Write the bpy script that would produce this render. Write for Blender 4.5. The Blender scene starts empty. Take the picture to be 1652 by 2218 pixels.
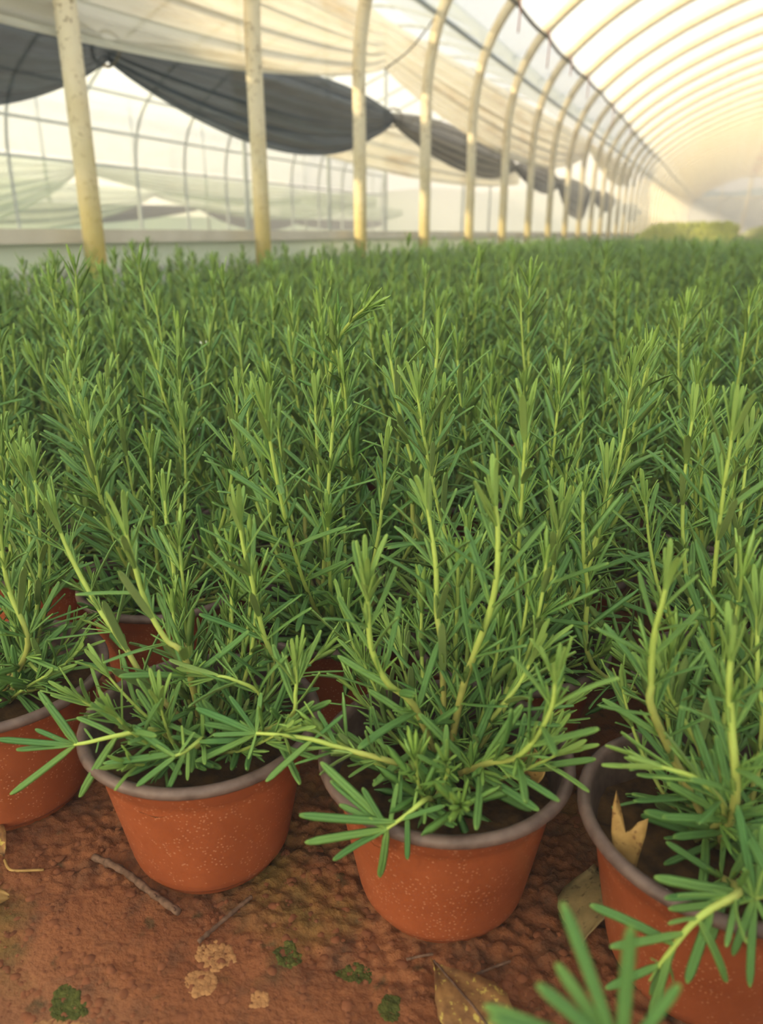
import bpy, math, random
import numpy as np
from mathutils import Matrix, Vector
random.seed(4); RNG = np.random.default_rng(11)
S = bpy.context.scene; C = S.collection
PI = math.pi
# ------------------------------------------------------------------ camera
W, Hpx, F = 1652, 2218, 1662.0
CAM = np.array([0, 0, .36]); PITCH = math.radians(19.972); YAW = math.radians(22.818)
cam = bpy.data.cameras.new('camera'); co = bpy.data.objects.new('camera', cam); C.objects.link(co)
co.location = CAM; co.rotation_euler = (PI/2 - PITCH, 0, YAW)
cam.sensor_fit = 'HORIZONTAL'; cam.sensor_width = 36; cam.lens = 36*F/W; cam.clip_start = .01; cam.clip_end = 1000
cam.dof.use_dof = True; cam.dof.focus_distance = .50; cam.dof.aperture_fstop = 10.5
S.camera = co
# ------------------------------------------------------------------ world, sun, exposure
SAZ, SEL = math.radians(180 + 38), math.radians(15)      # low evening sun behind and to the left of the tunnel
SUN = Vector((math.sin(SAZ)*math.cos(SEL), math.cos(SAZ)*math.cos(SEL), math.sin(SEL)))
w = bpy.data.worlds.new('sky'); S.world = w; w.use_nodes = True
def sky():
    nt = w.node_tree; n = nt.nodes; l = nt.links; n.clear()
    tc = n.new('ShaderNodeTexCoord')
    nrm = n.new('ShaderNodeVectorMath'); nrm.operation = 'NORMALIZE'; l.new(tc.outputs['Generated'], nrm.inputs[0])
    # hazy evening sky: pale blue overhead, warm towards the horizon and around the low sun
    sep = n.new('ShaderNodeSeparateXYZ'); l.new(nrm.outputs[0], sep.inputs[0])
    mr = n.new('ShaderNodeMapRange'); l.new(sep.outputs[2], mr.inputs[0]); mr.inputs[1].default_value = .0; mr.inputs[2].default_value = .5
    mix = n.new('ShaderNodeMixRGB'); l.new(mr.outputs[0], mix.inputs[0])
    mix.inputs[1].default_value = (1.05, .93, .74, 1); mix.inputs[2].default_value = (.74, .86, 1.0, 1)
    dot = n.new('ShaderNodeVectorMath'); dot.operation = 'DOT_PRODUCT'; l.new(nrm.outputs[0], dot.inputs[0]); dot.inputs[1].default_value = SUN
    mx = n.new('ShaderNodeMath'); mx.operation = 'MAXIMUM'; l.new(dot.outputs['Value'], mx.inputs[0]); mx.inputs[1].default_value = 0
    pw = n.new('ShaderNodeMath'); pw.operation = 'POWER'; l.new(mx.outputs[0], pw.inputs[0]); pw.inputs[1].default_value = 5
    glow = n.new('ShaderNodeMixRGB'); l.new(pw.outputs[0], glow.inputs[0]); l.new(mix.outputs[0], glow.inputs[1]); glow.inputs[2].default_value = (2.4, 1.9, 1.15, 1); mix = glow
    bg = n.new('ShaderNodeBackground'); l.new(mix.outputs[0], bg.inputs[0]); bg.inputs[1].default_value = .88
    o = n.new('ShaderNodeOutputWorld'); l.new(bg.outputs[0], o.inputs[0])
sky()
sl = bpy.data.lights.new('sun', 'SUN'); sl.energy = 11; sl.angle = math.radians(3); sl.color = (1, .80, .48)
so = bpy.data.objects.new('sun', sl); C.objects.link(so); so.rotation_euler = SUN.to_track_quat('Z', 'Y').to_euler()
S.view_settings.view_transform = 'Standard'; S.view_settings.look = 'None'; S.view_settings.gamma = 1
S.view_settings.use_curve_mapping = False; S.view_settings.exposure = 1.12
S.cycles.max_bounces = 5; S.cycles.diffuse_bounces = 3; S.cycles.glossy_bounces = 2; S.cycles.transparent_max_bounces = 12; S.cycles.use_denoising = True
S.cycles.use_adaptive_sampling = True; S.cycles.adaptive_threshold = .1; S.cycles.caustics_reflective = S.cycles.caustics_refractive = False
# ------------------------------------------------------------------ pixel helpers (a pixel gives a direction; a known plane gives the distance)
_f = np.array([0, math.cos(PITCH), -math.sin(PITCH)]); _u = np.array([0, math.sin(PITCH), math.cos(PITCH)]); _r = np.array([1., 0, 0])
_R = np.array([[math.cos(YAW), -math.sin(YAW), 0], [math.sin(YAW), math.cos(YAW), 0], [0, 0, 1]])
def ray(x, y): return _R @ (_r*(x - W/2) + _f*F + _u*(Hpx/2 - y))
def onx(X, x, y): d = ray(x, y); return CAM + d*(X/d[0])
def ony(Y, x, y): d = ray(x, y); return CAM + d*(Y/d[1])
def onz(Z, x, y): d = ray(x, y); return CAM + d*((Z - CAM[2])/d[2])
def proj(P):
    d = (np.asarray(P, float) - CAM) @ _R
    return W/2 + F*(d@_r)/(d@_f), Hpx/2 - F*(d@_u)/(d@_f), d@_f
# ------------------------------------------------------------------ materials
MATS = {}
class N:
    def __init__(s, name):
        m = bpy.data.materials.new(name); m.use_nodes = True; s.m = m; s.t = m.node_tree; s.n = s.t.nodes; s.l = s.t.links; s.n.clear()
        s.out = s.n.new('ShaderNodeOutputMaterial'); MATS[name] = m
    def add(s, t, **k):
        x = s.n.new(t)
        for a, b in k.items(): setattr(x, a, b)
        return x
    def set(s, x, i, v):
        if isinstance(v, bpy.types.NodeSocket): s.l.new(v, x.inputs[i])
        else: x.inputs[i].default_value = v
    def coord(s, kind='Object', sc=(1, 1, 1)):
        t = s.add('ShaderNodeTexCoord'); m = s.add('ShaderNodeMapping'); s.l.new(t.outputs[kind], m.inputs[0]); m.inputs[3].default_value = sc; return m.outputs[0]
    def noise(s, v, scale, det=3, rough=.55):
        x = s.add('ShaderNodeTexNoise'); s.l.new(v, x.inputs['Vector']); x.inputs['Scale'].default_value = scale; x.inputs['Detail'].default_value = det; x.inputs['Roughness'].default_value = rough
        return x.outputs['Fac']
    def ramp(s, v, a, b):
        x = s.add('ShaderNodeMapRange'); s.l.new(v, x.inputs[0]); x.inputs[1].default_value = a; x.inputs[2].default_value = b; return x.outputs[0]
    def mix(s, f, a, b):
        x = s.add('ShaderNodeMixRGB'); s.set(x, 0, f); s.set(x, 1, col(a)); s.set(x, 2, col(b)); return x.outputs[0]
    def math(s, op, a, b=0.):
        x = s.add('ShaderNodeMath', operation=op); s.set(x, 0, a); s.set(x, 1, b); return x.outputs[0]
    def bump(s, v, strength, dist):
        x = s.add('ShaderNodeBump'); s.l.new(v, x.inputs['Height']); x.inputs['Strength'].default_value = strength; x.inputs['Distance'].default_value = dist; return x.outputs[0]
    def bsdf(s, c, rough=.6, spec=.3, nrm=None):
        x = s.add('ShaderNodeBsdfPrincipled'); s.set(x, 'Base Color', col(c)); s.set(x, 'Roughness', rough); s.set(x, 'Specular IOR Level', spec)
        if nrm is not None: s.l.new(nrm, x.inputs['Normal'])
        return x.outputs[0]
    def blend(s, f, a, b):
        x = s.add('ShaderNodeMixShader'); s.set(x, 0, f); s.l.new(a, x.inputs[1]); s.l.new(b, x.inputs[2]); return x.outputs[0]
    def shader(s, t, c):
        x = s.add(t); s.set(x, 'Color', col(c)); return x.outputs[0]
    def done(s, sh): s.l.new(sh, s.out.inputs[0]); return s.m
def col(c):
    if isinstance(c, bpy.types.NodeSocket): return c
    return tuple(((v/255+.055)/1.055)**2.4 if v/255 > .04045 else v/255/12.92 for v in c[:3]) + (1,)   # sRGB 0-255

def leaf_mat(name, top):
    k = N(name); at = k.add('ShaderNodeAttribute', attribute_name='tint').outputs['Fac']     # 0 old, 1 young
    v = k.coord('Object')
    if top: c = k.mix(at, (82, 132, 66), (160, 192, 90))
    else: c = k.mix(at, (132, 152, 92), (160, 196, 94))
    n1 = k.noise(v, 900, 2)
    c = k.mix(k.math('MULTIPLY', n1, .35), c, (64, 110, 56) if top else (106, 128, 72))
    b = k.bsdf(c, .42, .5, k.bump(n1, .5, .0004))
    tr = k.shader('ShaderNodeBsdfTranslucent', k.mix(at, (76, 128, 40), (150, 185, 60)))
    return k.done(k.blend(.22, b, tr))
leaf_mat('leaf_top', True); leaf_mat('leaf_under', False)
def stem_mat():
    k = N('stem'); at = k.add('ShaderNodeAttribute', attribute_name='tint').outputs['Fac']
    c = k.mix(at, (146, 128, 76), (166, 186, 92)); v = k.coord()
    c = k.mix(k.math('MULTIPLY', k.noise(v, 300), .5), c, (134, 150, 70))
    k.done(k.bsdf(c, .55, .25))
stem_mat()
def pot_mat():
    k = N('terracotta_plastic'); v = k.coord()
    big = k.noise(v, 22, 4); c = k.mix(k.ramp(big, .3, .75), (134, 67, 37), (156, 82, 48))
    vo = k.add('ShaderNodeTexVoronoi', feature='F1'); k.l.new(v, vo.inputs['Vector']); vo.inputs['Scale'].default_value = 430
    spots = k.math('MULTIPLY', k.math('LESS_THAN', vo.outputs['Distance'], .24), k.math('GREATER_THAN', k.noise(v, 70, 2), .47))
    c = k.mix(k.math('MULTIPLY', spots, .42), c, (206, 150, 118))
    sc = k.noise(k.coord('Object', (6, 6, .6)), 90, 3)
    c = k.mix(k.math('MULTIPLY', k.ramp(sc, .55, .8), .2), c, (120, 60, 34))
    k.done(k.bsdf(c, .42, .4, k.bump(k.noise(v, 160, 3), .25, .0008)))
pot_mat()
def simple(name, c1, c2, scale=20, rough=.7, spec=.2, bump=.0, bd=.001, sc=(1, 1, 1)):
    k = N(name); v = k.coord('Object', sc); n = k.noise(v, scale, 4)
    k.done(k.bsdf(k.mix(k.ramp(n, .3, .7), c1, c2), rough, spec, k.bump(n, bump, bd) if bump else None))
simple('pot_rim', (80, 62, 56), (110, 90, 82), 120, .5, .35, .3, .0006)
simple('potting_soil', (44, 32, 22), (92, 66, 40), 90, .95, .1, .9, .002)
simple('twig_bark', (70, 52, 42), (120, 92, 76), 220, .85, .1, .6, .0006)
simple('steel_tube', (140, 148, 146), (170, 176, 172), 12, .5, .4)
simple('rope', (84, 80, 70), (120, 112, 96), 60, .9, .1)
simple('pink_string', (170, 110, 96), (196, 142, 120), 60, .9, .1)
simple('perlite', (220, 212, 190), (236, 230, 214), 300, .9, .1)
simple('petal', (232, 232, 222), (244, 244, 238), 300, .7, .2)
simple('yellow_blade', (176, 180, 60), (196, 188, 70), 90, .5, .3)
simple('gutter_board', (206, 198, 180), (222, 214, 198), 8, .8, .15)
simple('grey_board', (186, 188, 176), (202, 204, 192), 8, .8, .15)
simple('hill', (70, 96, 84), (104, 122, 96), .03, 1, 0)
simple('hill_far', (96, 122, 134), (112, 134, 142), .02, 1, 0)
simple('field', (120, 146, 96), (150, 160, 120), .4, 1, 0)
simple('ground_sheet', (172, 186, 180), (188, 198, 190), .5, .7, .2)
def crop_mat():
    k = N('crop_green'); c = k.mix(k.noise(k.coord(), 2, 2), (190, 198, 66), (214, 214, 88)); k.done(k.blend(.4, k.bsdf(c, .6, .2), k.shader('ShaderNodeBsdfTranslucent', c)))  # crop's yellow green, brightened in the colour to stand in for sunlight
crop_mat()
def dead_leaf_mat(name, a, b, c):
    k = N(name); v = k.coord(); n = k.noise(v, 120, 4)
    x = k.mix(k.ramp(n, .35, .65), a, b); n2 = k.noise(v, 260, 2); x = k.mix(k.ramp(n2, .58, .68), x, c)
    k.done(k.blend(.15, k.bsdf(x, .6, .25, k.bump(n, .5, .001)), k.shader('ShaderNodeBsdfTranslucent', x)))
dead_leaf_mat('dead_leaf_tan', (150, 116, 66), (176, 140, 84), (120, 86, 50))
dead_leaf_mat('dead_leaf_yellow', (112, 78, 50), (158, 116, 70), (192, 168, 86))
dead_leaf_mat('dead_leaf_grey', (120, 104, 70), (142, 122, 84), (98, 82, 56))
def hoop_mat():
    k = N('hoop_composite'); v = k.coord()
    pits = k.noise(v, 60, 3); c = k.mix(k.ramp(pits, .58, .68), (222, 210, 182), (146, 128, 98))
    c = k.mix(k.math('MULTIPLY', k.ramp(k.noise(v, 5, 3), .45, .7), .5), c, (212, 190, 146))
    sp = k.add('ShaderNodeSeparateXYZ'); k.l.new(v, sp.inputs[0])
    z = k.math('ADD', sp.outputs[2], k.math('MULTIPLY', k.noise(v, 7, 3), .5))
    alg = k.ramp(z, 1.05, .55); c = k.mix(k.math('MULTIPLY', alg, .9), c, (176, 156, 58))    # algae creeping up from the soil
    k.done(k.bsdf(c, .65, .25, k.bump(pits, .4, .004)))
hoop_mat()
def film(name, c, tr, tl, stain=None, bumpd=0.):
    # plastic film: part clear, part milky (translucent), the rest diffuse
    k = N(name); v = k.coord()
    if stain is not None:
        n = k.noise(k.coord('Object', (1, .35, 2.2)), 5, 4); c = k.mix(k.math('MULTIPLY', k.ramp(n, .5, .72), .7), c, stain)
    d = k.shader('ShaderNodeBsdfDiffuse', c); t = k.shader('ShaderNodeBsdfTranslucent', c)
    x = k.blend(tl, d, t)
    if tr > 0: x = k.blend(tr, x, k.shader('ShaderNodeBsdfTransparent', (250, 250, 250)))
    k.done(x)
film('roof_film', (200, 207, 211), .42, .7)
film('added_diffuser_film', (196, 210, 226), .05, .85)  # pale blue, to cool the sunlight these added end sheets pass on
film('side_film', (226, 220, 204), .12, .6, (192, 168, 128))
film('side_film_upper', (228, 230, 228), .45, .7, (206, 190, 160))
film('pale_green_film', (196, 208, 192), .3, .6)
film('gable_film', (236, 226, 210), .15, .75)
film('apron_film', (212, 218, 204), .1, .5)
def net(name, c1, c2, tr):
    k = N(name); n = k.noise(k.coord('Object', (1, .6, 6)), 6, 3); n2 = k.noise(k.coord('Object', (20, 20, 160)), 3, 2)
    c = k.mix(k.ramp(n, .4, .7), c1, c2); c = k.mix(k.math('MULTIPLY', n2, .3), c, (100, 108, 112))
    x = k.blend(.2, k.shader('ShaderNodeBsdfDiffuse', c), k.shader('ShaderNodeBsdfTranslucent', c))
    k.done(k.blend(tr, x, k.shader('ShaderNodeBsdfTransparent', (255, 255, 255))))
net('shade_net', (46, 60, 72), (72, 86, 100), .05)
net('shade_net_dusty', (96, 92, 84), (124, 116, 102), .12)
def soil_mat():
    k = N('red_soil'); v = k.coord()
    n = k.noise(v, 9, 5); c = k.mix(k.ramp(n, .3, .7), (106, 62, 38), (132, 82, 52))
    c = k.mix(k.ramp(k.noise(v, 38, 4), .50, .72), c, (84, 58, 42))
    g = k.noise(k.coord('Object', (1, 1.3, 1)), 6.5, 5); c = k.mix(k.math('MULTIPLY', k.ramp(g, .54, .66), .65), c, (96, 86, 36))   # moss film
    p = k.noise(v, 4.5, 2); c = k.mix(k.math('MULTIPLY', k.ramp(p, .55, .68), .6), c, (112, 86, 66))                      # greyish crust
    d = k.noise(v, 55, 3); c = k.mix(k.math('MULTIPLY', k.ramp(d, .63, .72), .7), c, (62, 56, 34))
    k.done(k.bsdf(c, .85, .18, k.bump(k.noise(v, 260, 4), .9, .002)))
soil_mat()
simple('soil_crumb', (92, 56, 38), (132, 82, 56), 70, .9, .1, .5, .001)
simple('moss', (54, 60, 30), (86, 86, 42), 200, .95, .05, 1, .002)
simple('pale_crust', (140, 98, 64), (166, 122, 80), 90, .9, .1, .8, .002)
# ------------------------------------------------------------------ mesh helpers
def mesh(name, V, Fc, mats, midx=None, tint=None, smooth=True):
    me = bpy.data.meshes.new(name); V = np.asarray(V, np.float32)
    if isinstance(Fc, np.ndarray):
        k = Fc.shape[1]; nf = len(Fc)
        me.vertices.add(len(V)); me.vertices.foreach_set('co', V.ravel()); me.loops.add(nf*k); me.loops.foreach_set('vertex_index', Fc.astype(np.int32).ravel())
        me.polygons.add(nf); me.polygons.foreach_set('loop_start', np.arange(0, nf*k, k, dtype=np.int32))
        me.update(calc_edges=True)
    else: me.from_pydata([tuple(map(float, v)) for v in V], [], Fc)
    for m in ([mats] if isinstance(mats, str) else mats): me.materials.append(MATS[m])
    n = len(me.polygons)
    if midx is not None: me.polygons.foreach_set('material_index', np.asarray(midx, np.int32))
    me.polygons.foreach_set('use_smooth', np.full(n, smooth))
    if tint is not None:
        a = me.attributes.new('tint', 'FLOAT', 'POINT'); a.data.foreach_set('value', np.asarray(tint, np.float32))
    me.update(); return me
def link(name, me, parent=None, loc=None, kind=None, label=None, cat=None, group=None):
    o = bpy.data.objects.new(name, me); C.objects.link(o); o.parent = parent
    if loc is not None: o.location = loc
    if kind: o['kind'] = kind
    if label: o['label'] = label
    if cat: o['category'] = cat
    if group: o['group'] = group
    return o
def join(parts):
    V, Fc, o = [], [], 0
    for v, f in parts: V.append(v); Fc.append(np.asarray(f) + o); o += len(v)
    return np.concatenate(V), np.concatenate(Fc)
def lathe(prof, seg=48):
    a = np.arange(seg)*2*PI/seg; V = np.concatenate([np.stack([r*np.cos(a), r*np.sin(a), 0*a + z], 1) for r, z in prof])
    i = np.arange(seg); j = (i + 1) % seg
    Fc = np.concatenate([np.stack([k*seg + i, k*seg + j, (k+1)*seg + j, (k+1)*seg + i], 1) for k in range(len(prof) - 1)])
    return V, Fc
def frames(P):
    T = np.gradient(P, axis=0); T /= np.linalg.norm(T, axis=1)[:, None] + 1e-12
    A = np.zeros_like(T); ref = np.array([0, 0, 1.]) if abs(T[0, 2]) < .9 else np.array([1., 0, 0])
    a = np.cross(T[0], ref); a /= np.linalg.norm(a)
    for i in range(len(T)):
        a = a - T[i]*(a@T[i]); a /= np.linalg.norm(a); A[i] = a
    return T, A, np.cross(T, A)
def tube(P, r, seg=6, ry=None, cap=True):
    P = np.asarray(P, float); T, A, B = frames(P); n = len(P); r = np.broadcast_to(r, n); ry = r if ry is None else np.broadcast_to(ry, n)
    a = np.arange(seg)*2*PI/seg
    V = (P[:, None] + A[:, None]*(np.cos(a)[None, :, None]*r[:, None, None]) + B[:, None]*(np.sin(a)[None, :, None]*ry[:, None, None])).reshape(-1, 3)
    i = np.arange(seg); j = (i + 1) % seg
    Fc = np.concatenate([np.stack([k*seg + i, k*seg + j, (k+1)*seg + j, (k+1)*seg + i], 1) for k in range(n - 1)])
    if cap:   # a point at either end
        V = np.concatenate([V, P[:1], P[-1:]]); c0, c1 = n*seg, n*seg + 1
        Fc = np.concatenate([Fc, np.stack([j, i, 0*i + c0, 0*i + c0], 1)[:, [0, 1, 2, 2]], np.stack([(n-1)*seg + i, (n-1)*seg + j, 0*i + c1, 0*i + c1], 1)])
    return V, Fc
def tidy(Fc):   # quads whose last two corners agree -> triangles
    return [tuple(int(x) for x in (f if f[2] != f[3] else f[:3])) for f in Fc]
def smooth_path(P, n):
    P = np.asarray(P, float); Q = np.concatenate([[2*P[0] - P[1]], P, [2*P[-1] - P[-2]]]); out = []
    for t in np.linspace(0, len(P) - 1, n):
        i = min(int(t), len(P) - 2); u = t - i; a, b, c, d = Q[i:i+4]
        out.append(.5*((2*b) + (-a + c)*u + (2*a - 5*b + 4*c - d)*u*u + (-a + 3*b - 3*c + d)*u**3))
    return np.array(out)
def box(x0, x1, y0, y1, z0, z1):
    V = np.array([(x, y, z) for x in (x0, x1) for y in (y0, y1) for z in (z0, z1)], float)
    return V, np.array([(0, 1, 3, 2), (4, 6, 7, 5), (0, 4, 5, 1), (2, 3, 7, 6), (0, 2, 6, 4), (1, 5, 7, 3)])
def vnoise(x, y, seed=0):
    xi, yi = np.floor(x).astype(int), np.floor(y).astype(int); u, v = x - xi, y - yi; u = u*u*(3 - 2*u); v = v*v*(3 - 2*v)
    def h(a, b): n = (a*374761393 + b*668265263 + seed*1274126177) & 0x7fffffff; n = ((n ^ (n >> 13))*1274126177) & 0x7fffffff; return ((n ^ (n >> 16)) & 0xffff)/65535.
    return (h(xi, yi)*(1-u) + h(xi+1, yi)*u)*(1-v) + (h(xi, yi+1)*(1-u) + h(xi+1, yi+1)*u)*v
# ------------------------------------------------------------------ ground
def worley(x, y, seed):
    xi, yi = np.floor(x).astype(int), np.floor(y).astype(int); d = np.full(np.shape(x), 9.)
    for a in (-1, 0, 1):
        for b in (-1, 0, 1):
            def h(k): n = ((xi + a)*374761393 + (yi + b)*668265263 + (seed + k)*1274126177) & 0x7fffffff; n = ((n ^ (n >> 13))*1274126177) & 0x7fffffff; return ((n ^ (n >> 16)) & 0xffff)/65535.
            d = np.minimum(d, np.hypot(xi + a + h(0) - x, yi + b + h(7) - y))
    return np.clip(d, 0, 1)
def ground_h(x, y):
    x, y = np.asarray(x, float), np.asarray(y, float)
    r = np.clip((y - .222 - .03*vnoise(x*9, y*9, 12))/.03, 0, 1)*np.clip(.2 + 1.4*vnoise(x*14 + 5, y*14, 8), 0, 1)          # clodded soil near the pots
    wx, wy = x + .004*vnoise(x*150, y*150, 5), y + .004*vnoise(x*150 + 9, y*150, 6)
    h = (vnoise(x*22, y*22, 1) - .5)*.005 + (vnoise(x*80, y*80, 2) - .5)*.0022
    return h + (.5 - worley(wx*130, wy*130, 3))*.006*(.06 + .94*r) + (.5 - worley(wx*300, wy*300, 4))*.0022*(.5 + .5*r)
gx = np.arange(-.72, .40, .0019); gy = np.arange(.06, .56, .0019)
X, Y = np.meshgrid(gx, gy, indexing='ij'); Z = ground_h(X, Y)
edge = np.minimum.reduce([(X - gx[0])/.05, (gx[-1] - X)/.05, (Y - gy[0])/.05, (gy[-1] - Y)/.05, np.ones_like(X)])
Z = Z*edge - .006*(1 - edge)
nx, ny = X.shape; ii, jj = np.meshgrid(np.arange(nx-1), np.arange(ny-1), indexing='ij'); b = (ii*ny + jj).ravel()
fl = link('floor', mesh('floor', np.stack([X, Y, Z], -1).reshape(-1, 3), np.stack([b, b+ny, b+ny+1, b+1], 1), 'red_soil'), kind='structure',
          label='red brown bare soil under the potted plants', cat='ground')
def plane(name, x0, x1, y0, y1, z, mat, **k):
    return link(name, mesh(name, [(x0, y0, z), (x1, y0, z), (x1, y1, z), (x0, y1, z)], [(0, 1, 2, 3)], mat), **k)
plane('floor_tunnel', -1.86, 3.6, -4, 44, -.0045, 'red_soil', kind='structure', label='red soil floor running down the tunnel', cat='ground')
plane('floor_neighbour', -7.0, -1.86, -4, 60, -.006, 'ground_sheet', kind='structure', label='pale sheeted floor of the next tunnel', cat='ground')
plane('field', -260, 260, -60, 400, -.03, 'field', kind='structure', label='green field outside the tunnels', cat='ground')
# ------------------------------------------------------------------ tunnel shell
def haze():
    m = bpy.data.materials.new('haze'); m.use_nodes = True; t = m.node_tree; t.nodes.clear(); o = t.nodes.new('ShaderNodeOutputMaterial')
    v = t.nodes.new('ShaderNodeVolumeScatter'); v.inputs['Color'].default_value = (1, .98, .94, 1); v.inputs['Density'].default_value = .05; v.inputs['Anisotropy'].default_value = -.3
    t.links.new(v.outputs[0], o.inputs['Volume']); MATS['haze'] = m
    v_, f_ = box(-14, 3.4, -1.9, 42, -.02, 2.95)
    link('greenhouse_haze', mesh('greenhouse_haze', v_, f_, 'haze', smooth=False), kind='stuff', label='thin humid haze hanging in the tunnels', cat='haze')
haze()
CX = .8
PROF = [(-1.8, 0), (-1.8, .4), (-1.8, .8), (-1.8, 1.15), (-1.775, 1.38), (-1.71, 1.61), (-1.565, 1.85), (-1.32, 2.07), (-1.04, 2.26), (-.66, 2.465), (-.15, 2.68), (.35, 2.83), (.8, 2.88)]
def arch(off=0., cx=CX, half=True, n=44, prof=PROF):
    L = smooth_path([(x, 0, z) for x, z in prof], n); L[:, 0] = np.minimum(L[:, 0], CX)
    full = np.concatenate([L, (L*[-1, 1, 1] + [2*CX, 0, 0])[::-1][1:]])
    if off:
        T = np.gradient(full, axis=0); T /= np.linalg.norm(T, axis=1)[:, None]; full = full + np.stack([-T[:, 2], 0*T[:, 0], T[:, 0]], 1)*off
    return full + [cx - CX, 0, 0]
A0 = arch()
hr = .031 + .018*np.clip((A0[:, 2] - 1.7)/.9, 0, 1)      # the film pocket makes the hoop thicker overhead
hv, hf = tube(A0, hr, 10, hr*1.1, cap=False)
hoop_me = mesh('hoop', hv, hf, 'hoop_composite')
ORD = ('first', 'second', 'third', 'fourth', 'fifth', 'sixth', 'seventh', 'eighth', 'ninth', 'tenth', 'eleventh', 'twelfth', 'thirteenth')
HY = [1.98 + 1.0035*n for n in range(-1, 41)]
for n, y in enumerate(HY):
    if n == 0: lab = 'pale cream hoop standing level with the front rows of pots'
    elif n <= 10: lab = '%s cream hoop of the row, counting from the front end of the rosemary bed' % ORD[n]
    else: lab = 'pale cream hoop far down the tunnel, in the close-packed end of the row'
    link('greenhouse_hoop', hoop_me, loc=(0, y, -.02), label=lab, cat='hoop', group='cream hoops of the tunnel')
def sheet(name, prof, ys, mat, **k):
    P = np.asarray(prof); V = np.concatenate([P*[1, 0, 1] + [0, y, 0] for y in ys]); m = len(P); F_ = []
    for i in range(len(ys) - 1):
        a = np.arange(m - 1) + i*m; F_.append(np.stack([a, a+1, a+1+m, a+m], 1))
    return link(name, mesh(name, V, np.concatenate(F_), mat), **k)
Aout = arch(.036); k0 = int(np.argmax(Aout[:, 2] > 1.45)); k1 = len(Aout) - k0
sheet('ceiling', Aout[k0:k1], [-2, 10, 20, 30, 42.2], 'roof_film', kind='structure', label='milky plastic film stretched over the tunnel hoops', cat='film')
sheet('wall_right', [(3.45, 0, 0), (3.45, 0, 1.5)], [-2, 42.2], 'side_film', kind='structure', label='hanging side film of the tunnel', cat='film')
def pole(name, P, r, mat, seg=8, **k):
    v, f = tube(P, r, seg); return link(name, mesh(name, v, tidy(f), mat), **k)
pole('purlin', [(-1.775, y, 1.60) for y in (-3, 20, 42.2)], .016, 'steel_tube', label='straight grey purlin tube running behind the cream hoops', cat='purlin')
ys = np.arange(-1, 42, .125)
rope = [(-1.515 + .006*math.sin(y*2.1), y, 1.85 - .022*abs(math.sin((y - 1.98)*PI/1.0035)) + .02*math.sin(y*.7)) for y in ys]
pole('sagging_rope', rope, .013, 'rope', 6, label='dark sagging rope tied along the inside of the cream hoops', cat='rope')
for i, n in enumerate((3, 4, 5, 6, 7, 9, 11)):     # loose string ends hanging from the rope
    y = HY[n+1]; P = smooth_path([(-1.5, y - .03, 1.87), (-1.48, y - .05, 1.80), (-1.49, y - .04, 1.70 - .05*(i % 3))], 8)
    pole('string', P, .006, 'pink_string', 5, label='short loose string hanging from the sagging rope', cat='string', group='loose strings on the rope')
pole('ridge_pipe', [(CX, y, 2.835) for y in (-3, 20, 42.2)], .016, 'steel_tube', label='ridge pipe under the top of the tunnel roof', cat='pipe')
for i in range(16):   # rope loops hanging from the ridge
    y = 14.5 + i*1.7 + .4*math.sin(i*2.3); z = 2.81; d = .10 + .12*((i*7) % 5)/4; x = CX + .03*math.sin(i*1.7)
    P = smooth_path([(x - .10, y, z), (x - .13, y + .02, z - d*.7), (x - .02, y, z - d), (x + .12, y - .02, z - d*.5), (x + .08, y, z)], 14)
    pole('rope_loop', P, .016, 'pink_string', 6, label='knotted reddish rope loop hanging from the ridge pipe', cat='rope', group='rope loops under the ridge')
# gable at the far end
GY = 42.25
g = bpy.data.objects.new('wall_gable', None); C.objects.link(g); g['kind'] = 'structure'; g['label'] = 'far gable end of the tunnel with film below a crossbar'; g['category'] = 'wall'
GA = arch(-.04); gi = GA[(GA[:, 2] > 0)]
low = gi[gi[:, 2] < 1.95]; up_ = gi[gi[:, 2] >= 1.95]
def ngon(P, y): return mesh('panel', [(p[0], y, p[2]) for p in P], [tuple(range(len(P)))], 'gable_film')
link('film_panel', ngon(low, GY), g)
ov, of = join([tube([(-1.6, GY - .03, 1.95), (3.2, GY - .03, 1.95)], .04, 6, cap=False), tube([(-.4, GY - .03, 0), (-.4, GY - .03, 2.5)], .03, 6, cap=False), tube([(2., GY - .03, 0), (2., GY - .03, 2.5)], .03, 6, cap=False)])
link('gable_frame', mesh('gable_frame', ov, of, 'hoop_composite'), g)
v, f = tube(A0 + [0, GY, 0], .07, 8, cap=False); link('gable_arch', mesh('gable_arch', v, f, 'side_film'), g)
for cx_, nm in ((CX, 'added_diffuser_wall'), (-4.35, 'added_sun_block_wall')):  # unseen end sheets, added to stop direct sun and spread it softly
    P_ = arch(.03, cx_); link(nm, mesh(nm, [(p[0], -2.0, p[2]) for p in P_], [tuple(range(len(P_)))], 'added_diffuser_film'), kind='structure', label='added film sheet behind the viewer that blocks and softens the sun', cat='wall')
pole('leaning_pole', smooth_path([(CX - .22, 40.6, -.02), (CX - .1, 40.6, 1.4), (CX, 40.6, 2.8)], 12), .085, 'hoop_composite', 10, label='slightly leaning pale pole standing before the far gable', cat='pole')
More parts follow.
